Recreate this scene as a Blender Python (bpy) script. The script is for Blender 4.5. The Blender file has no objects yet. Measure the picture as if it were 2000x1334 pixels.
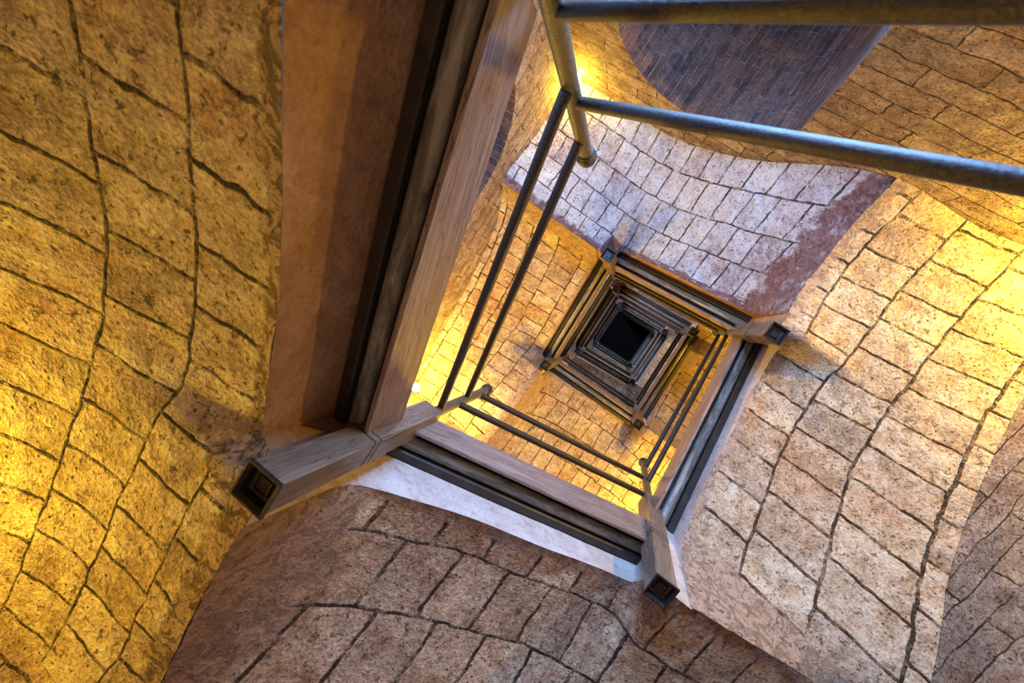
import bpy, math, random
from mathutils import Matrix, Vector, noise
random.seed(7)
sc = bpy.context.scene
COL = sc.collection

# ------------------------------------------------------------------ camera
F_PX = 900.0
R = [[0.803266422388719, -0.5454794987103222, 0.23919692964075365],
     [0.5662503231793115, 0.823922117419154, -0.022647647269930574],
     [-0.18472581347000022, 0.15363743331061455, 0.9707069140186306]]
cd = bpy.data.cameras.new('camera')
cam = bpy.data.objects.new('camera', cd)
COL.objects.link(cam)
cd.sensor_width = 36.0
cd.lens = 36.0 * F_PX / 2000.0
cd.clip_start = 0.02
cd.dof.use_dof = True
cd.dof.focus_distance = 3.6
cd.dof.aperture_fstop = 4.0
m = Matrix(((R[0][0], -R[1][0], -R[2][0]), (R[0][1], -R[1][1], -R[2][1]), (R[0][2], -R[1][2], -R[2][2]))).to_4x4()
m.translation = Vector((-0.10600361, -0.15862301, 0.0))
cam.matrix_world = m
sc.camera = cam

# ------------------------------------------------------------------ view, world
sc.view_settings.view_transform = 'Standard'
sc.view_settings.look = 'None'
sc.view_settings.gamma = 1.0
sc.view_settings.use_curve_mapping = False
sc.view_settings.exposure = -0.1
sc.cycles.max_bounces = 4;  sc.cycles.diffuse_bounces = 3; sc.cycles.glossy_bounces = 2; sc.cycles.transmission_bounces = 0
w = bpy.data.worlds.new('world')
sc.world = w
w.use_nodes = True
w.node_tree.nodes['Background'].inputs[0].default_value = (0.5, 0.55, 0.7, 1)
w.node_tree.nodes['Background'].inputs[1].default_value = 0.0

def area(name, loc, target, sx, sy, power, color):
    l = bpy.data.lights.new(name, 'AREA')
    l.shape = 'RECTANGLE'; l.size = sx; l.size_y = sy; l.energy = power; l.color = color
    o = bpy.data.objects.new(name, l); COL.objects.link(o)
    o.location = loc
    o.rotation_euler = (Vector(target) - Vector(loc)).to_track_quat('-Z', 'Y').to_euler()
    return o

LAMP_COL = (1.0, 0.62, 0.05)
LAMP_POWER = 1.35
# daylight entering through the two arched passages; upper daylight and ground fill are added
area('daylight_back_passage', (-0.55, -1.66, 1.15), (-0.3, 0.6, 2.3), 1.1, 0.8, 155, (0.27, 0.50, 1.0))
area('daylight_left_passage', (-1.66, -0.5, 0.98), (0.6, 0.1, 1.7), 0.9, 0.4, 17, (0.27, 0.48, 1.0))
area('upper_fill_left', (-1.57, 0.0, 6.8), (0.8, 0.0, 7.6), 0.9, 0.5, 40, (0.45, 0.62, 1.0))  # these upper bluish areas are added, unseen, to brighten the inner rings
area('upper_fill_back', (0.0, -1.57, 9.3), (0, 0.5, 10.2), 0.9, 1.0, 60, (0.45, 0.62, 1.0))
area('upper_fill_left_high', (-1.57, 0.0, 10.6), (0.8, 0.0, 11.6), 0.9, 0.9, 60, (0.55, 0.66, 1.0))
area('upper_fill_back_high', (0.0, -1.57, 13.6), (0, 0.5, 14.6), 0.9, 0.9, 90, (0.45, 0.62, 1.0))
area('ground_floor_fill', (0.2, 0.2, -1.5), (0.2, 0.2, 3), 1.6, 1.6, 15, (1.0, 0.66, 0.45))  # added soft warm fill from below, not a real source

# ------------------------------------------------------------------ material helpers
class NT:
    def __init__(s, name):
        s.m = bpy.data.materials.new(name); s.m.use_nodes = True
        s.t = s.m.node_tree; s.n = s.t.nodes; s.l = s.t.links
        s.b = s.n['Principled BSDF']
        s.tc = s.n.new('ShaderNodeTexCoord')
    def link(s, a, b): s.l.new(a, b)
    def noise(s, scale, detail=4, rough=0.55, vec=None, dist=0.0):
        n = s.n.new('ShaderNodeTexNoise'); n.inputs['Scale'].default_value = scale
        n.inputs['Detail'].default_value = detail; n.inputs['Roughness'].default_value = rough
        n.inputs['Distortion'].default_value = dist
        s.link(vec if vec is not None else s.tc.outputs['Object'], n.inputs['Vector']); return n
    def ramp(s, fac, stops, interp='LINEAR'):
        r = s.n.new('ShaderNodeValToRGB'); r.color_ramp.interpolation = interp
        e = r.color_ramp.elements
        while len(e) < len(stops): e.new(0.5)
        for i, (p, c) in enumerate(stops):
            e[i].position = p
            e[i].color = (c, c, c, 1) if isinstance(c, (int, float)) else (*c, 1)
        s.link(fac, r.inputs[0]); return r.outputs[0]
    def mix(s, fac, a, b, mode='MIX'):
        x = s.n.new('ShaderNodeMix'); x.data_type = 'RGBA'; x.blend_type = mode
        for v, i in ((fac, 0), (a, 6), (b, 7)):
            if hasattr(v, 'is_linked') or hasattr(v, 'links'): s.link(v, x.inputs[i])
            elif isinstance(v, (int, float)): x.inputs[i].default_value = v if i == 0 else (v, v, v, 1)
            else: x.inputs[i].default_value = (*v, 1)
        return x.outputs[2]
    def math(s, op, a, b=0.0, c=None, clamp=False):
        x = s.n.new('ShaderNodeMath'); x.operation = op; x.use_clamp = clamp
        for v, i in ((a, 0), (b, 1), (c, 2)):
            if v is None: continue
            if isinstance(v, (int, float)): x.inputs[i].default_value = v
            else: s.link(v, x.inputs[i])
        return x.outputs[0]
    def bump(s, height, dist, strength=1.0, normal=None):
        x = s.n.new('ShaderNodeBump'); x.inputs['Distance'].default_value = dist
        x.inputs['Strength'].default_value = strength
        s.link(height, x.inputs['Height'])
        if normal is not None: s.link(normal, x.inputs['Normal'])
        return x.outputs[0]
    def out(s, color=None, normal=None, rough=None, metal=None, spec=None):
        for v, k in ((color, 'Base Color'), (normal, 'Normal'), (rough, 'Roughness'), (metal, 'Metallic'), (spec, 'Specular IOR Level')):
            if v is None: continue
            if isinstance(v, (int, float)): s.b.inputs[k].default_value = v
            elif isinstance(v, tuple): s.b.inputs[k].default_value = (*v, 1)
            else: s.link(v, s.b.inputs[k])
        return s.m

def masonry(name, light, dark, stain, bw=0.19, bh=0.29, joint=(0.018, 0.010, 0.008), mortar=0.0075,
            plaster_edge=True, warp=0.05, rough_amt=1.0, swap=False, variation=0.5, pale_joint=0.0, plaster_col=None, edge_scars=0.5):
    k = NT(name)
    uv = k.tc.outputs['UV']
    # wander the joints
    wn = k.noise(3.2, 3, 0.55, uv)
    wn2 = k.noise(16, 3, 0.6, uv)
    def offs(n, amt):
        s1 = k.n.new('ShaderNodeVectorMath'); s1.operation = 'SUBTRACT'; k.link(n.outputs['Color'], s1.inputs[0]); s1.inputs[1].default_value = (0.5, 0.5, 0.5)
        s2 = k.n.new('ShaderNodeVectorMath'); s2.operation = 'SCALE'; k.link(s1.outputs[0], s2.inputs[0]); s2.inputs['Scale'].default_value = amt
        return s2.outputs[0]
    a = k.n.new('ShaderNodeVectorMath'); k.link(uv, a.inputs[0]); k.link(offs(wn, warp), a.inputs[1])
    c = k.n.new('ShaderNodeVectorMath'); k.link(a.outputs[0], c.inputs[0]); k.link(offs(wn2, 0.022), c.inputs[1])
    vec = c.outputs[0]
    br = k.n.new('ShaderNodeTexBrick')
    br.inputs['Scale'].default_value = 1.0
    br.inputs['Brick Width'].default_value = bw; br.inputs['Row Height'].default_value = bh
    br.inputs['Mortar Size'].default_value = mortar; br.inputs['Mortar Smooth'].default_value = 0.55
    br.inputs['Bias'].default_value = 0.0
    br.inputs['Color1'].default_value = (0, 0, 0, 1); br.inputs['Color2'].default_value = (1, 1, 1, 1); br.inputs['Mortar'].default_value = (0.5, 0.5, 0.5, 1)
    br.offset = 0.38; br.squash = 1.0
    k.link(vec, br.inputs['Vector'])
    # joints are partly filled
    fill = k.ramp(k.noise(9, 5, 0.8).outputs['Fac'], [(0.38, 0.08), (0.56, 1.0)])
    jt = k.math('MULTIPLY', br.outputs['Fac'], fill)
    big = k.noise(1.9, 4, 0.6).outputs['Fac']
    mid = k.noise(11, 4, 0.72).outputs['Fac']
    fine = k.noise(75, 3, 0.75).outputs['Fac']
    vfine = k.noise(220, 2, 0.6).outputs['Fac']
    base = k.mix(k.ramp(mid, [(0.36, 0.0), (0.64, 1.0)]), dark, light)
    base = k.mix(k.math('MULTIPLY', k.ramp(big, [(0.50, 0.0), (0.68, 1.0)]), k.ramp(k.noise(24, 5, 0.7).outputs['Fac'], [(0.40, 0.2), (0.56, 0.9)])), base, stain)
    sep = k.n.new('ShaderNodeSeparateColor'); k.link(br.outputs['Color'], sep.inputs[0])
    base = k.mix(variation, base, k.ramp(sep.outputs[0], [(0.0, 0.30), (0.5, 0.5), (1.0, 0.66)]), 'OVERLAY')
    base = k.mix(0.75, base, k.ramp(fine, [(0.32, 0.20), (0.5, 0.50), (0.68, 0.74)]), 'OVERLAY')
    # pits
    vo = k.n.new('ShaderNodeTexVoronoi'); vo.inputs['Scale'].default_value = 46; vo.inputs['Randomness'].default_value = 1.0
    k.link(k.noise(9, 2, 0.5).outputs['Color'], vo.inputs['Vector']) if False else k.link(k.tc.outputs['Object'], vo.inputs['Vector'])
    pit = k.math('MULTIPLY', k.ramp(vo.outputs['Distance'], [(0.10, 1.0), (0.26, 0.0)]), k.ramp(k.noise(17, 3, 0.6).outputs['Fac'], [(0.50, 0.0), (0.60, 1.0)]))
    rag = k.ramp(k.noise(34, 4, 0.8, None, 0.6).outputs['Fac'], [(0.33, 1.0), (0.41, 0.0)])
    pit = k.math('MAXIMUM', pit, rag)
    # plain plaster near the borders of a vault, told by the second uv channel
    jmask = jt
    if plaster_edge:
        at = k.n.new('ShaderNodeAttribute'); at.attribute_name = 'edge'
        e = k.math('ADD', at.outputs['Fac'], k.math('MULTIPLY', k.math('SUBTRACT', k.noise(6, 5, 0.65).outputs['Fac'], 0.5), 1.1))
        e = k.ramp(e, [(0.42, 0.0), (0.58, 1.0)])
        jmask = k.math('MULTIPLY', jt, k.math('SUBTRACT', 1.0, e))
        base = k.mix(k.math('MULTIPLY', e, 0.85), base, k.mix(k.ramp(mid, [(0.52, 0.0), (0.70, 0.8)]), plaster_col or stain, dark))
        scar = k.math('MULTIPLY', e, k.ramp(k.noise(19, 5, 0.75, None, 1.2).outputs['Fac'], [(0.40, 1.0), (0.50, 0.0)]))
        pit = k.math('MAXIMUM', pit, k.math('MULTIPLY', scar, edge_scars))
    col = k.mix(k.math('MULTIPLY', jmask, 0.94), base, joint)
    if pale_joint: col = k.mix(k.math('MULTIPLY', jmask, pale_joint), base, (0.50, 0.46, 0.44))
    col = k.mix(k.math('MULTIPLY', pit, 0.62), col, joint)
    h = k.math('MULTIPLY', mid, 0.95)
    h = k.math('ADD', h, k.math('MULTIPLY', fine, 0.30))
    h = k.math('ADD', h, k.math('MULTIPLY', vfine, 0.10))
    h = k.math('SUBTRACT', h, k.math('MULTIPLY', jmask, 1.1))
    h = k.math('SUBTRACT', h, k.math('MULTIPLY', pit, 0.35))
    h = k.math('ADD', h, k.math('MULTIPLY', sep.outputs[0], 0.22))
    return k.out(color=col, normal=k.bump(h, 0.024 * rough_amt, 1.0), rough=0.85, spec=0.25)

LIGHT = (0.70, 0.57, 0.40); DARK = (0.40, 0.28, 0.16); STAIN = (0.40, 0.18, 0.07)
M_vault = masonry('limewashed_tile_vault', LIGHT, DARK, STAIN, plaster_col=(0.50, 0.36, 0.26))
M_vault_rugged = masonry('lamp_tinted_limewash_vault', (0.66, 0.56, 0.36), (0.36, 0.27, 0.14), (0.34, 0.17, 0.06), plaster_col=(0.44, 0.31, 0.17), edge_scars=1.0)  # limewash with the olive-yellow lamp light put into its colour
M_vault_brown = masonry('brown_tile_vault', (0.64, 0.46, 0.29), (0.34, 0.21, 0.12), (0.30, 0.12, 0.06), plaster_col=(0.40, 0.25, 0.17))
M_vault_white = masonry('white_tile_vault', (0.77, 0.80, 0.85), (0.55, 0.53, 0.55), (0.36, 0.22, 0.22), plaster_col=(0.24, 0.10, 0.09))  # whitewash with a bluish daylight tint put into its colour
M_wall = masonry('rough_stone_wall', (0.54, 0.42, 0.30), (0.26, 0.18, 0.12), (0.28, 0.13, 0.07), bw=0.42, bh=0.13, mortar=0.0045, plaster_edge=False, warp=0.10, rough_amt=1.5)
M_soffit = masonry('dark_red_brick', (0.22, 0.12, 0.085), (0.07, 0.045, 0.04), (0.34, 0.13, 0.06), bw=0.27, bh=0.050, joint=(0.3, 0.28, 0.27), mortar=0.0035, plaster_edge=False, warp=0.012, rough_amt=0.5, variation=1.0, pale_joint=0.8)

def plain_rough(name, c1, c2, c3, bumpd=0.01, sc1=5, stretch=None):
    k = NT(name)
    v = None
    if stretch:
        mp = k.n.new('ShaderNodeMapping'); mp.inputs['Scale'].default_value = stretch
        k.link(k.tc.outputs['UV'], mp.inputs[0]); v = mp.outputs[0]
    a = k.noise(sc1, 6, 0.65, v, 0.4).outputs['Fac']; b = k.noise(sc1 * 5, 6, 0.7, v).outputs['Fac']; c = k.noise(90, 4, 0.7).outputs['Fac']
    col = k.mix(k.ramp(a, [(0.38, 0.0), (0.62, 1.0)]), c1, c2)
    col = k.mix(k.math('MULTIPLY', k.ramp(b, [(0.52, 0.0), (0.66, 1.0)]), 0.7), col, c3)
    col = k.mix(0.5, col, k.ramp(c, [(0.3, 0.3), (0.7, 0.68)]), 'OVERLAY')
    h = k.math('ADD', a, k.math('MULTIPLY', b, 0.5)); h = k.math('ADD', h, k.math('MULTIPLY', c, 0.2))
    return k.out(color=col, normal=k.bump(h, bumpd), rough=0.8, spec=0.25)
M_rim = plain_rough('rim_plaster', (0.56, 0.46, 0.40), (0.70, 0.62, 0.56), (0.40, 0.25, 0.17), 0.014, 4)
M_rim_warm_dim = plain_rough('warm_dim_rim_plaster', (0.34, 0.19, 0.10), (0.46, 0.29, 0.17), (0.24, 0.12, 0.07), 0.014, 5, )  # same rim plaster, with warmer, dimmer light put into its colour
M_step = plain_rough('stair_treads', (0.30, 0.22, 0.17), (0.40, 0.30, 0.22), (0.2, 0.14, 0.1), 0.01, 4)
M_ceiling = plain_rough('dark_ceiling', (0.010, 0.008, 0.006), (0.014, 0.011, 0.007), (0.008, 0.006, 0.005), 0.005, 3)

def wood(name, c1, c2, c3, rough=0.55):
    k = NT(name)
    mp = k.n.new('ShaderNodeMapping'); mp.inputs['Scale'].default_value = (2.2, 26, 26)
    k.link(k.tc.outputs['UV'], mp.inputs[0])
    g = k.noise(1.0, 6, 0.6, mp.outputs[0], 1.6).outputs['Fac']
    mp2 = k.n.new('ShaderNodeMapping'); mp2.inputs['Scale'].default_value = (5, 110, 110)
    k.link(k.tc.outputs['UV'], mp2.inputs[0])
    f = k.noise(1.0, 4, 0.7, mp2.outputs[0], 0.5).outputs['Fac']
    b = k.noise(4, 5, 0.65).outputs['Fac']
    col = k.mix(k.ramp(g, [(0.32, 0.0), (0.60, 1.0)]), c1, c2)
    col = k.mix(k.ramp(b, [(0.50, 0.0), (0.72, 0.75)]), col, c3)
    crack = k.ramp(g, [(0.495, 0.0), (0.503, 1.0), (0.511, 0.0)])
    col = k.mix(k.math('MULTIPLY', crack, 0.6), col, (0.06, 0.035, 0.025))
    col = k.mix(0.5, col, k.ramp(f, [(0.3, 0.32), (0.7, 0.66)]), 'OVERLAY')
    h = k.math('SUBTRACT', k.math('ADD', k.math('MULTIPLY', f, 0.5), g), k.math('MULTIPLY', crack, 0.6))
    return k.out(color=col, normal=k.bump(h, 0.004), rough=rough, spec=0.45)
M_plank = wood('weathered_plank', (0.22, 0.145, 0.11), (0.34, 0.245, 0.20), (0.19, 0.105, 0.085))
M_newel = wood('worn_newel_wood', (0.14, 0.10, 0.065), (0.27, 0.20, 0.145), (0.10, 0.062, 0.045), 0.38)

def paint(name, c1, c2, rough, sc1=14, bumpd=0.002, metal=0.0, stretch=(1, 1, 1)):
    k = NT(name)
    mp = k.n.new('ShaderNodeMapping'); mp.inputs['Scale'].default_value = stretch
    k.link(k.tc.outputs['UV'], mp.inputs[0])
    a = k.noise(sc1, 5, 0.65, mp.outputs[0], 1.2).outputs['Fac']; b = k.noise(sc1 * 6, 3, 0.6).outputs['Fac']
    col = k.mix(k.ramp(a, [(0.4, 0.0), (0.62, 1.0)]), c1, c2)
    h = k.math('ADD', a, k.math('MULTIPLY', b, 0.4))
    return k.out(color=col, normal=k.bump(h, bumpd), rough=rough, metal=metal, spec=0.6)
M_mould = paint('varnished_moulding', (0.12, 0.11, 0.085), (0.30, 0.28, 0.23), 0.26, 3.0, 0.006, stretch=(1.6, 9, 9))
M_black = paint('black_edge_strip', (0.012, 0.009, 0.008), (0.035, 0.024, 0.018), 0.45, 8, 0.003)
M_shoe = paint('blackened_iron', (0.010, 0.008, 0.008), (0.03, 0.022, 0.016), 0.38, 20, 0.002)
M_rail = paint('speckled_iron_tube', (0.006, 0.008, 0.014), (0.055, 0.044, 0.030), 0.33, 130, 0.0015, metal=0.15)
M_post = paint('speckled_iron_post', (0.07, 0.065, 0.055), (0.17, 0.145, 0.10), 0.42, 110, 0.0015, metal=0.3)
def emis(name, c, s):
    k = NT(name); k.b.inputs['Emission Color'].default_value = (*c, 1); k.b.inputs['Emission Strength'].default_value = s
    k.b.inputs['Base Color'].default_value = (*c, 1); return k.m
M_bulb = {}
def bulb_mat(s, c=LAMP_COL):
    key = (s, c)
    if key not in M_bulb: M_bulb[key] = emis('glowing_bulb', c, s)
    return M_bulb[key]
M_socket = paint('dark_socket', (0.02, 0.018, 0.015), (0.05, 0.04, 0.03), 0.5)

# ------------------------------------------------------------------ mesh helpers
class MB:
    def __init__(s): s.v = []; s.f = []; s.uv = []; s.sm = []; s.attr = {}
    def quad(s, p, uv=None, smooth=False):
        i = len(s.v); s.v += [tuple(x) for x in p]; s.f.append(tuple(range(i, i + len(p))))
        s.uv.append(uv or [(0, 0)] * len(p)); s.sm.append(smooth)
    def grid(s, pts, uvs, smooth=True, flip=False):
        i0 = len(s.v); n = len(pts); mcol = len(pts[0])
        for row in pts: s.v += [tuple(p) for p in row]
        for i in range(n - 1):
            for j in range(mcol - 1):
                idx = [(i, j), (i + 1, j), (i + 1, j + 1), (i, j + 1)]
                if flip: idx.reverse()
                s.f.append(tuple(i0 + a * mcol + b for a, b in idx)); s.uv.append([uvs[a][b] for a, b in idx]); s.sm.append(smooth)
        return i0
    def sweep(s, path_pts, section, closed=True, smooth=True, caps=True):
        """section: function(k)-> list of points for path index k"""
        rows = []; uvs = []
        acc = 0
        for k in range(len(path_pts)):
            if k: acc += (Vector(path_pts[k]) - Vector(path_pts[k - 1])).length
            sec = [Vector(q) for q in section(k)]
            if closed: sec = sec + [sec[0]]
            t = 0; uu = []
            for a in range(len(sec)):
                if a: t += (sec[a] - sec[a - 1]).length
                uu.append((acc, t))
            rows.append(sec); uvs.append(uu)
        s.grid(rows, uvs, smooth)
        if caps and closed:
            for r_, rev in ((rows[0][:-1], False), (rows[-1][:-1], True)):
                rr = list(reversed(r_)) if rev else r_
                s.quad(rr, [(0.1 * p[0], 0.1 * p[2]) for p in rr])
    def build(s, name, mat, parent=None, attr=None, weld=False):
        me = bpy.data.meshes.new(name); me.from_pydata(s.v, [], s.f)
        ul = me.uv_layers.new(name='UVMap'); k = 0
        for f, u in zip(s.f, s.uv):
            for q in u: ul.data[k].uv = q; k += 1
        for p, sm in zip(me.polygons, s.sm): p.use_smooth = sm
        if attr:
            a = me.attributes.new(attr[0], 'FLOAT', 'POINT')
            for i, v in enumerate(attr[1]): a.data[i].value = v
        me.materials.append(mat)
        me.update()
        o = bpy.data.objects.new(name, me); COL.objects.link(o)
        if parent: o.parent = parent; o.matrix_parent_inverse = Matrix.Translation(-parent.location)
        return o
def tube(mb, p0, p1, r, n=20, ends=True):
    p0 = Vector(p0); p1 = Vector(p1); d = (p1 - p0).normalized()
    a = d.orthogonal().normalized(); b = d.cross(a)
    L = (p1 - p0).length; seg = max(1, int(L / 0.12))
    path = [p0.lerp(p1, i / seg) for i in range(seg + 1)]
    mb.sweep(path, lambda k: [path[k] + (a * math.cos(t) + b * math.sin(t)) * r for t in [2 * math.pi * i / n for i in range(n)]], caps=ends)
def lathe(mb, c, prof, n=24):
    rows = []; uvs = []
    for i in range(n + 1):
        t = 2 * math.pi * i / n
        rows.append([Vector((c[0] + r * math.cos(t), c[1] + r * math.sin(t), z)) for r, z in prof])
        uvs.append([(i / n * 0.2, z) for r, z in prof])
    mb.grid(rows, uvs, True)
def empty(name, loc, label, cat, group=None):
    o = bpy.data.objects.new(name, None); COL.objects.link(o); o.location = loc; o.empty_display_size = 0.1
    o['label'] = label; o['category'] = cat
    if group: o['group'] = group
    return o
def interp(L, s):
    if s <= L[0][0]: return L[0][1] + (L[1][1] - L[0][1]) * (s - L[0][0]) / (L[1][0] - L[0][0]) * 0
    for (a, x), (b, y) in zip(L, L[1:]):
        if s <= b:
            t = (s - a) / (b - a); return x + (y - x) * t
    return L[-1][1]

# ------------------------------------------------------------------ the stairwell's plan
A, B = 0.586, 0.609          # half sides of the open well
W = 1.60                     # half side of the shaft
# corners in rising order: D (start), A, B, C; side k runs from corner k to corner k+1
CAPS = [-0.0956, 0.88, 1.87, 2.87, 3.99, 4.84, 5.20, 6.12, 7.29, 8.32, 9.50, 10.45, 11.82, 13.07, 14.14, 15.09, 17.1]
CORN = [(-A, -B), (-A, B), (A, B), (A, -B)]
FIN = 1.842
def fin(i): return 2.87 + 1.775 if i == 3 else CAPS[i] + FIN
def sideL(k): return 2 * B if k % 2 == 0 else 2 * A
def dW(k): return W - A if k % 2 == 0 else W - B
def ext(k): return W - B if k % 2 == 0 else W - A
def P(k, s, d, z):
    k %= 4
    if k == 0: return (-(A + d), -B + s, z)
    if k == 1: return (-A + s, B + d, z)
    if k == 2: return (A + d, B - s, z)
    return (A - s, -(B + d), z)

FL = {}
FL[0] = dict(l0=[(0, .40), (.33, .54), (.6, .71), (.81, .83), (1.03, .936), (1.19, 1.02), (1.27, .93), (1.5, .925), (1.72, .95), (2.0, .99), (2.2, .95)],
             l1=[(0, .12), (1.2, .62), (2.2, .86)])
FL[1] = dict(l0=[(0, 1.31), (.14, 1.44), (.34, 1.59), (.48, 1.69), (.84, 1.92), (1.15, 2.1), (1.25, 1.91), (1.47, 1.99), (1.88, 2.1), (2.2, 2.1)],
             l1=[(0, .85), (1.17, 1.6), (2.2, 1.75)])
FL[2] = dict(l0=[(0, 2.41), (.2, 2.6), (.46, 2.81), (.67, 2.925), (.86, 3.08), (1.17, 3.2), (1.27, 2.9), (1.58, 3.06), (1.98, 3.0), (2.2, 2.86)],
             l1=[(0, 1.85), (.28, 2.06), (.43, 2.175), (.81, 2.44), (1.58, 2.73), (2.2, 2.72)])
FL[3] = dict(l0=[(0, 3.55), (.31, 3.78), (.72, 4.0), (1.17, 4.42), (1.27, 4.12), (1.66, 3.96), (1.94, 3.77), (2.19, 3.63)],
             l1=[(0, 2.83), (.31, 3.14), (.57, 3.42), (.88, 3.68), (1.28, 3.86), (1.7, 3.74), (2.2, 3.72)])
FL[4] = dict(l0=[(0, 4.62), (.5, 4.85), (1.2, 5.2), (1.3, 4.92), (1.72, 4.63), (2.1, 4.42)],
             l1=[(0, 4.02), (.25, 4.1), (.68, 4.22), (1.1, 4.31), (1.5, 4.37), (1.8, 4.44), (2.2, 4.46)])
FL[5] = dict(l0=[(0, 5.42), (.14, 5.5), (.61, 5.62), (1, 5.72), (1.17, 5.78), (1.3, 5.35), (2.2, 5.3)],
             l1=[(0, 4.7), (1.17, 5.1), (2.2, 5.1)])
FL[6] = dict(l0=[(0, 5.85), (.53, 6.25), (1.0, 6.6), (1.2, 6.7), (1.3, 6.25), (2.2, 6.2)],
             l1=[(0, 5.35), (1.2, 6.0), (2.2, 6.0)])
for i in range(7, 16):
    a, b = CAPS[i], CAPS[i + 1]; L = sideL(i)
    FL[i] = dict(l0=[(0, a + .50), (L, b + .32), (L + .1, b + .1), (2.25, b + .05)], l1=[(0, a + .05), (L, b - .2), (2.25, b - .2)])
STR = {}                      # stringer board: top and bottom at both ends
for i in range(16):
    STR[i] = [fin(i) - .90, fin(i) - 1.11, fin(i + 1) - 1.16, fin(i + 1) - 1.42]
STR[2] = [2.81, 2.60, 3.87, 3.57]
STR[3] = [3.93, 3.70, 4.78, 4.52]
STR[0] = [.850, .680, 1.575, 1.335]

D0 = 0.14
def arris(i, d):
    if i < 0: return -.02
    return interp(FL[i]['l0'], sideL(i) + d)
def zv(i, s, d):
    f = FL[i]; t = max(0.0, (d - D0) / (dW(i) - D0)); L = sideL(i)
    q = min(1.0, t * 2.5)
    r = interp(f['l0'], s); w_ = interp(f['l1'], s)
    if q > 0:
        sm = sum(interp(f['l0'], s + g) for g in (-.3, -.2, -.1, 0, .1, .2, .3)) / 7
        r = r * (1 - q) + sm * q
        w_ = sum(interp(f['l1'], s + g) for g in (-.2, -.1, 0, .1, .2)) / 5
    z = r + (w_ - r) * t ** 1.35 + 0.05 * math.sin(math.pi * min(1, t))
    z0 = arris(i - 1, d)
    e = 1 - math.exp(-max(0, s) / (0.012 + 0.15 * t ** 0.7))
    z = z0 * (1 - e) + z * e
    return z
RINGNAME = ['nearest', 'second', 'third', 'highest']
SIDENAME = ['left', 'bottom', 'right', 'top']
MATS = [M_vault_rugged, M_vault_brown, M_vault, M_vault_white, M_vault, M_vault, M_vault, M_vault_white]
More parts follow.
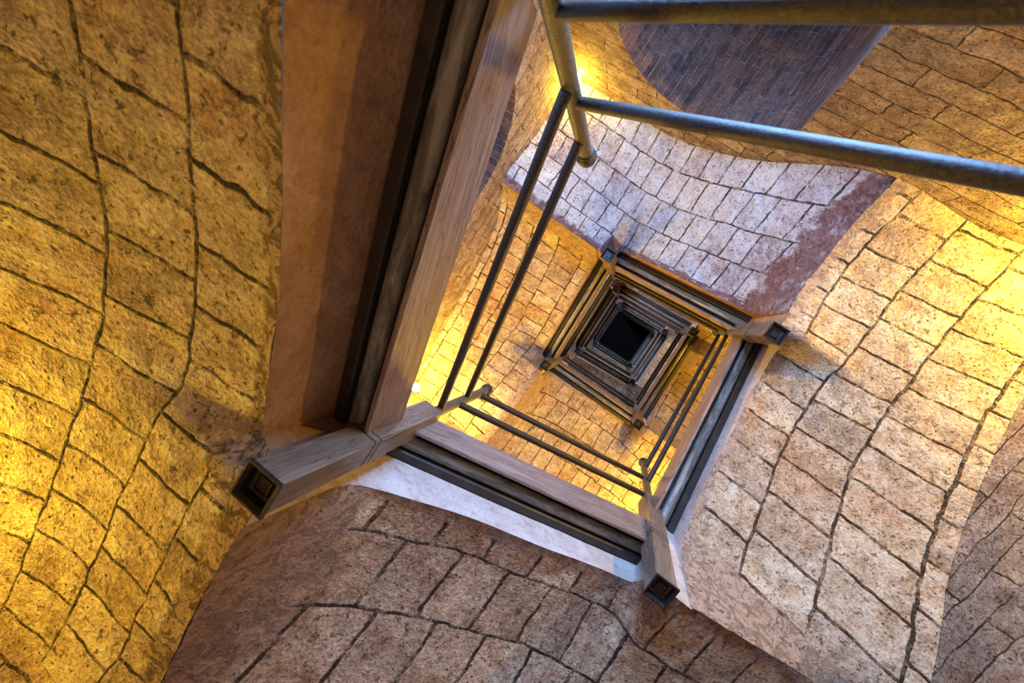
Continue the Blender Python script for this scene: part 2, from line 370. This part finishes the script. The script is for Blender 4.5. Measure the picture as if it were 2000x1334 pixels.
def mb_flight(i):
    k = i % 4; L = sideL(k); ring = i // 4
    FLOOK = {0: 'massive stair flight filling the left of the view, yellow tiled underside and wide plaster edge',
             1: 'brown tiled stair flight at the bottom, pale lavender plaster edge between two newel shoes',
             2: 'big stair flight on the right with gold lit tile grid underside reaching the frame edge',
             3: 'stair flight with the bluish white tiled underside, above the middle of the view',
             4: 'yellow lit stair flight between the two long handrails, joining the second square on its left',
             5: 'yellow tiled stair flight seen through the nearest opening, below the second square',
             6: 'yellow tiled stair flight right of the second square, behind the two thin steep rails'}
    lab = FLOOK.get(i, 'distant stair flight, %s side of the %s square opening' % (SIDENAME[k], ['nearest', 'second', 'third', 'innermost'][ring]))
    root = empty('stair_flight', P(k, L / 2, 0.3, (CAPS[i] + CAPS[i + 1]) / 2 + 0.9), lab, 'stairs', 'stair flights around the square well')
    near = i < 5
    # --- underside
    ds = 0.022 if near else (0.05 if i < 8 else 0.1)
    E_ = ext(k) - 0.002
    ns = int((L + E_) / ds); nd = int(1.0 / ds)
    us_, vs_ = {0: (1.2, 1.45), 1: (1.0, 1.2), 2: (1.02, 1.06), 3: (1.25, 1.35)}.get(i, (1.2, 1.25))
    rows = []; uvs = []; at = []
    for a in range(ns + 1):
        s = (L + E_) * a / ns
        q = min(1, max(0, (s - (L - .03)) / .05)); din = D0 * (1 - q)
        row = []; uu = []
        for b in range(nd + 1):
            d = din + (dW(k) - 0.002 - din) * b / nd
            z = zv(i, s, d)
            p = Vector(P(k, s, d, z))
            amp = 0.012 if near else 0.006
            n1 = noise.noise(p * 2.3 + Vector((i * 7, 0, 0))) * amp * 1.6 + noise.noise(p * 9) * amp * 0.6
            z += n1
            row.append(P(k, s, d, z)); uu.append((s * us_ + i * 1.37, d * vs_ + 0.06 + i * 0.77))
            es = max(0, 1 - s / 0.26) if i in (1, 3) else max(0, 1 - s / 0.2)
            ee = max(0, 1 - (d - D0) / 0.09) * 0.85 if s < L + .1 else max(0, 1 - d / 0.13) * 0.9
            at.append(max(es, ee))
            if near and b > 0: row[-1] = P(k, s, d, z + noise.noise(p * 26) * 0.010 * max(es, ee) + noise.noise(p * 60) * 0.004 * max(es, ee))
        rows.append(row); uvs.append(uu)
    mb = MB(); mb.grid(rows, uvs, True)
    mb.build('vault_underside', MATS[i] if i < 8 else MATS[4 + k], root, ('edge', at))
    def sb(s): return STR[i][1] + (STR[i][3] - STR[i][1]) * s / L
    def st(s): return STR[i][0] + (STR[i][2] - STR[i][0]) * s / L
    # --- plaster rim
    dv = 0.02 if near else 0.08
    n = int(L / dv); mb = MB(); rows = []; uvs = []
    for a in range(n + 1):
        s = L * a / n
        p = Vector(P(k, s, D0, 0))
        zb = zv(i, s, D0) + noise.noise(Vector(P(k, s, D0, zv(i, s, D0))) * 2.3 + Vector((i * 7, 0, 0))) * (0.012 if near else 0.006) * 1.6
        zt = sb(s) + 0.02
        row = []; uu = []
        for b in range(9):
            t = b / 8; z = zb + (zt - zb) * t
            off = noise.noise(Vector((s * 3, z * 3, i))) * 0.006 + noise.noise(Vector((s * 14, z * 14, i))) * 0.003
            off += 0.010 * math.exp(-t / 0.10) * (noise.noise(Vector((s * 10, 3, i))))
            row.append(P(k, s, D0 + (off if 0 < b < 8 else 0), z)); uu.append((s, z))
        rows.append(row); uvs.append(uu)
    mb.grid(rows, uvs, True)
    for s, z0, z1 in ((0.0, min(arris(i - 1, .09), FL[i]['l0'][0][1]) + .004, sb(0) + .088), (L - .004, zv(i, L, D0) + .004, sb(L) + .088)):
        mb.grid([[P(k, s, 0.03, z0 + (z1 - z0) * q / 4) for q in range(5)], [P(k, s, D0 + .006, z0 + (z1 - z0) * q / 4) for q in range(5)]], [[(0, q / 4) for q in range(5)], [(.1, q / 4) for q in range(5)]], True)
    mb.build('plaster_edge', M_rim_warm_dim if i in (0, 3, 4) else M_rim, root)
    # --- black strip, moulding, board
    seg = 8 if i < 8 else 2
    def bar(name, mat, pts, smooth=False, s0=0.0, s1=L, wob=0.0):
        mb = MB(); path = [P(k, s0 + (s1 - s0) * a / seg, 0, sb(s0 + (s1 - s0) * a / seg)) for a in range(seg + 1)]
        def sec(a):
            s = s0 + (s1 - s0) * a / seg
            return [P(k, s, d, (st(s) if h == 'top' else sb(s) + h)) for d, h in pts]
        mb.sweep(path, sec, True, smooth); return mb.build(name, mat, root)
    bar('edge_strip', M_black, [(0.098, 0.006), (0.102, 0.0), (0.134, 0.0), (0.138, 0.006), (0.138, 0.07), (0.098, 0.07)])
    nn = 14
    bar('rounded_moulding', M_mould, [(0.067 + 0.029 * math.cos(t), 0.040 + 0.028 * math.sin(t)) for t in [2 * math.pi * q / nn for q in range(nn)]], True)
    board = bar('stringer_board', M_plank, s0=0.047, s1=L - 0.047, pts= [(-0.004, 0.003), (0.0, 0.0), (0.010, 0.0), (0.013, 0.003), (0.013, 'top'), (-0.004, 'top')])
    bar('packing_strip', M_black, [(0.013, 0.066), (0.14, 0.066), (0.14, 0.09), (0.013, 0.09)])
    # --- treads and the landing slab above the vault
    mb = MB(); ntr = 5
    def box(s0, s1, d0, d1, z0, z1):
        c = [P(k, s, d, z) for z in (z0, z1) for s, d in ((s0, d0), (s1, d0), (s1, d1), (s0, d1))]
        for q in ((3, 2, 1, 0), (4, 5, 6, 7), (0, 1, 5, 4), (1, 2, 6, 5), (2, 3, 7, 6), (3, 0, 4, 7)):
            mb.quad([c[j] for j in q], [(0, 0), (.3, 0), (.3, .3), (0, .3)])
    for q in range(ntr):
        s0 = L * q / ntr; s1 = L * (q + 1) / ntr
        zt = min(st(s0), st(s1)) - 0.015 + (0.02 if q else 0)
        prof = [(s0, sb(s0) + 0.092), (s1, sb(s1) + 0.092), (s1, max(st(s0) - 0.012, sb(s1) + 0.11)), (s0, st(s0) - 0.012)]
        lo = [P(k, a, 0.014, b) for a, b in prof]; hi = [P(k, a, dW(k) - 0.01, b) for a, b in prof]
        mb.quad(lo); mb.quad(list(reversed(hi)))
        for j in range(4): mb.quad([lo[j], hi[j], hi[(j + 1) % 4], lo[(j + 1) % 4]], [(0, 0), (1, 0), (1, .3), (0, .3)])
    zl = max(STR[i][3] + 0.05, arris(i, .1) + .25)
    box(L + .012, L + ext(k) - .01, 0.012, dW(k) - .01, zl, zl + 0.2)
    mb.build('treads', M_step, root)
for i in range(16): mb_flight(i)

# ------------------------------------------------------------------ newel posts
CN = ['top left', 'left', 'bottom', 'right']
NL = {0: 'speckled metal post with a ball end rising from the top edge of the view',
      1: 'thick wooden newel post at lower left with a blue sheen and black square shoe',
      2: 'wooden newel post with a black square shoe at the bottom middle',
      3: 'short wooden newel post with a black shoe at the right corner, touching the white vault',
      4: 'small newel post with dark green shoe, top left corner of the second square'}
def newel(i):
    c = i % 4; x, y = CORN[c]; zc = CAPS[i]; zf = fin(i)
    lab = NL.get(i, 'tiny newel post, %s corner of the %s square opening' % (CN[c], ['nearest', 'second', 'third', 'innermost'][i // 4]))
    root = empty('newel_post', (x, y, zc), lab, 'newel post', 'newel posts at the corners of the well')
    h = 0.048; ztop = zc + (0.90 if i == 0 else 0.965)
    mb = MB()
    zs = [zc + 0.010 + (ztop - zc - 0.010) * t / 8 for t in range(9)]
    b_ = 0.004
    ring = [(-h + b_, -h), (h - b_, -h), (h, -h + b_), (h, h - b_), (h - b_, h), (-h + b_, h), (-h, h - b_), (-h, -h + b_)]
    mb.sweep([(x, y, z) for z in zs], lambda a: [(x + p, y + q, zs[a]) for p, q in ring], True, False, False)
    mb.quad([(x + p, y + q, ztop) for p, q in ring])
    wd = mb.build('wooden_post', M_newel, root)
    if i in (1, 2, 3):   # joint ring low on the post
        mb = MB(); z0 = zc + 0.42; g = h + 0.0015
        for zz in (z0, z0 + 0.035):
            mb.sweep([(x, y, zz), (x, y, zz + 0.003)], lambda a, zz=zz: [(x + p * g / h, y + q * g / h, zz + 0.003 * a) for p, q in ring], True, False)
        mb.build('joint_band', M_black, wd)
    # shoe: iron frame, recess and small square plate
    mb = MB(); e = 0.051; n_ = 0.038; pl = 0.022
    def rg(r, z): return [(x - r, y - r, z), (x + r, y - r, z), (x + r, y + r, z), (x - r, y + r, z)]
    levels = [rg(e, zc + 0.012), rg(e, zc), rg(e - 0.005, zc), rg(n_, zc + 0.012), rg(n_ - 0.003, zc + 0.034), rg(pl, zc + 0.036), rg(pl - 0.001, zc + 0.024), rg(pl - 0.003, zc + 0.024), rg(pl - 0.004, zc + 0.030)]
    for a, b2 in zip(levels, levels[1:]):
        for j in range(4):
            mb.quad([a[j], b2[j], b2[(j + 1) % 4], a[(j + 1) % 4]], [(0, 0), (.02, 0), (.02, .1), (0, .1)])
    mb.quad(levels[-1], [(0, 0), (.1, 0), (.1, .1), (0, .1)])
    mb.build('iron_shoe', M_shoe, root)
    mb = MB(); tube(mb, (x, y, ztop - 0.005), (x, y, zf - 0.045), 0.0245, 24, False)
    mb.build('metal_post', M_post, root)
    mb = MB()
    prof = [(0.0245, zf - 0.062), (0.030, zf - 0.060), (0.030, zf - 0.050), (0.026, zf - 0.046)]
    prof += [(0.038 * math.cos(t), zf - 0.012 + 0.036 * math.sin(t)) for t in [-0.9 + (math.pi / 2 + 0.9) * q / 10 for q in range(11)]]
    lathe(mb, (x, y), prof); mb.build('ball_finial', M_rail, root)
for i in range(16): newel(i)

# ------------------------------------------------------------------ handrails
def rails(i, z):
    """z: (upper start, lower start, upper end, lower end)"""
    if i == -1: k = 3; p0 = CORN[3]; p1 = CORN[0]
    else: k = i % 4; p0 = CORN[k]; p1 = CORN[(k + 1) % 4]
    RL = {-1: 'pair of thick dark tubes crossing the top right, blue along their upper edges',
          0: 'pair of dark blue handrail tubes running steeply down to the wooden newel',
          1: 'pair of black handrail tubes above the lavender board at the bottom of the opening',
          2: 'pair of thin dark handrail tubes beside the board on the right of the opening',
          3: 'brass lit handrail tubes along the top edge of the second square',
          4: 'thin handrail tubes along the left edge of the second square'}
    lab = RL.get(i, 'tiny handrail tubes, %s side of the %s square opening' % (SIDENAME[k], ['nearest', 'second', 'third', 'innermost'][i // 4]))
    root = empty('handrail', ((p0[0] + p1[0]) / 2, (p0[1] + p1[1]) / 2, (z[0] + z[2]) / 2), lab, 'handrail', 'handrails between the newel posts')
    for nm, a, b in (('upper_tube', z[0], z[2]), ('lower_tube', z[1], z[3])):
        d = Vector((p1[0] - p0[0], p1[1] - p0[1], 0)).normalized() * 0.018
        mb = MB(); tube(mb, (p0[0] + d.x, p0[1] + d.y, a), (p1[0] - d.x, p1[1] - d.y, b), 0.0175, 20)
        mb.build(nm, M_rail, root)
rails(-1, (0.51, 0.17, 1.30, 0.924))
for i in range(15):
    z = [fin(i) - .17, fin(i) - .52, fin(i + 1) - .43, fin(i + 1) - .78]
    if i == 2: z[2:] = [4.45, 4.12]
    if i == 0: z = [1.56, 1.22, 2.321, 1.96]
    rails(i, z)

# ------------------------------------------------------------------ shaft walls
ZB, ZT = -1.6, 17.6
def wall(name, k, arch=None):
    """k as for flights; u runs along the wall (x for back and front, y for left and right)"""
    def pt(u, z, out=0.0):
        q = W + out
        return {0: (-q, u, z), 1: (u, q, z), 2: (q, u, z), 3: (u, -q, z)}[k]
    mb = MB()
    def sheet(u0, u1, zf0, zf1, n_u, n_z):
        rows = []; uvs = []
        for a in range(n_u + 1):
            u = u0 + (u1 - u0) * a / n_u; z0 = zf0(u); z1 = zf1(u); row = []; uu = []
            for b in range(n_z + 1):
                z = z0 + (z1 - z0) * b / n_z
                row.append(pt(u, z)); uu.append((u, z))
            rows.append(row); uvs.append(uu)
        mb.grid(rows, uvs, True)
    c = lambda v: (lambda u: v)
    if arch is None:
        sheet(-W, W, c(ZB), c(ZT), 6, 20)
    else:
        cu, r, zs, zsill = arch
        top = lambda u: zs + math.sqrt(max(0, r * r - (u - cu) ** 2))
        sheet(-W, cu - r, c(ZB), c(ZT), 3, 20); sheet(cu + r, W, c(ZB), c(ZT), 3, 20)
        us = [cu - r * math.cos(math.pi * q / 40) for q in range(41)]
        rows = []; uvs = []
        for u in us:
            zz = [top(u), 3.6, 4.2, 6, 9, 13, ZT]; rows.append([pt(u, z) for z in zz]); uvs.append([(u, z) for z in zz])
        mb.grid(rows, uvs, True)
        sheet(cu - r, cu + r, c(ZB), c(zsill), 2, 4)
    o = mb.build(name, M_wall); o['kind'] = 'structure'
    if arch:
        cu, r, zs, zsill = arch; dep = 1.6
        prof = [(cu - r, zsill), (cu - r, (zsill + zs) / 2)] + [(cu - r * math.cos(math.pi * q / 36), zs + r * math.sin(math.pi * q / 36)) for q in range(37)] + [(cu + r, (zsill + zs) / 2), (cu + r, zsill)]
        mb = MB(); rows = []; uvs = []
        nD = 16
        for a in range(nD + 1):
            row = []; uu = []; acc = 0
            for j, (u, z) in enumerate(prof):
                if j: acc += math.hypot(u - prof[j - 1][0], z - prof[j - 1][1])
                row.append(pt(u, z, dep * a / nD)); uu.append((dep * a / nD, acc))
            rows.append(row); uvs.append(uu)
        mb.grid(rows, uvs, True)
        s_ = mb.build(name + '_passage', M_soffit); s_['kind'] = 'structure'
        mb = MB(); mb.quad([pt(cu - r, zsill), pt(cu + r, zsill), pt(cu + r, zsill, dep), pt(cu - r, zsill, dep)], [(0, 0), (1, 0), (1, 1), (0, 1)])
        mb.quad([pt(cu - r, zsill - .3, dep), pt(cu + r, zsill - .3, dep), pt(cu + r, zs + r, dep), pt(cu - r, zs + r, dep)], [(0, 0), (1, 0), (1, 1), (0, 1)])
        s_ = mb.build(name + '_passage_end', M_step); s_['kind'] = 'structure'
wall('wall_left', 0, (-0.50, 0.62, 2.79, 0.72))
wall('wall_front', 1)
wall('wall_right', 2)
wall('wall_back', 3, (-0.548, 0.595, 2.755, 0.72))
mb = MB(); mb.quad([(-W, -W, ZB), (W, -W, ZB), (W, W, ZB), (-W, W, ZB)], [(0, 0), (3, 0), (3, 3), (0, 3)])
o = mb.build('floor', M_step); o['kind'] = 'structure'
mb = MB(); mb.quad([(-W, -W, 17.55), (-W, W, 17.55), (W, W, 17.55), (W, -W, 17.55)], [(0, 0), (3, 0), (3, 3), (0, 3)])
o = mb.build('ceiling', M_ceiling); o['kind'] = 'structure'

# ------------------------------------------------------------------ lamps in the landing corners
def lamp(x, y, z, strength, label, col=LAMP_COL, r=0.042):
    sx = 1 if x > 0 else -1; sy = 1 if y > 0 else -1
    root = empty('wall_lamp', (x, y, z), label, 'lamp', 'round bulbs in the corners of the shaft')
    mb = MB(); n = 16
    prof = [(r * math.sin(math.pi * q / 12), z - r * math.cos(math.pi * q / 12)) for q in range(13)]
    lathe(mb, (x, y), prof, n); mb.build('bulb', bulb_mat(strength, col), root)
    mb = MB(); q = Vector((sx, sy, 0)).normalized(); c = Vector((x, y, z))
    tube(mb, c + q * (r * 0.9), c + q * (r + 0.045), 0.018, 12); mb.build('socket', M_socket, root)
    mb = MB(); e1 = c + q * (r + 0.045); end = Vector((sx * (W - 0.002), e1.y, z)); tube(mb, e1, end, 0.008, 8); mb.build('bracket', M_socket, root)
LS = 520 * LAMP_POWER
lamp(-1.52, 1.14, 0.55, LS * 0.95, 'glowing round bulb in the left corner of the shaft, below the nearest landing')
lamp(1.46, -1.46, 2.42, LS * 2.0, 'glowing round bulb in the right corner of the shaft, beside the gold lit vault')
lamp(-1.50, -1.535, 3.58, LS * .5, 'glowing round bulb beside the speckled post, in the corner between the two arches')
lamp(-1.39, 1.361, 3.99, LS * 3.0, 'glowing round bulb at the lower left edge of the opening, next to the long plank')
lamp(1.40, 1.40, 4.55, LS * 4.0, 'bulb in the bottom corner of the shaft, above the lavender plaster edge')
lamp(1.48, -1.48, 5.75, LS * 1.8, 'bulb in the right corner of the shaft, above the white vault')
lamp(-1.48, -1.48, 6.9, LS * .8, 'unseen bulb added in the top left corner, above the second square')  # from here up: unseen bulbs added to brighten the inner rings
lamp(-1.48, 1.48, 8.0, LS * 1.0, 'unseen bulb added in the left corner, above the second square')
lamp(1.48, -1.48, 10.0, LS * 1.0, 'unseen bulb added in the right corner, above the third square')
lamp(-1.48, -1.48, 11.6, LS * 1.0, 'unseen bulb added in the top left corner, above the third square')
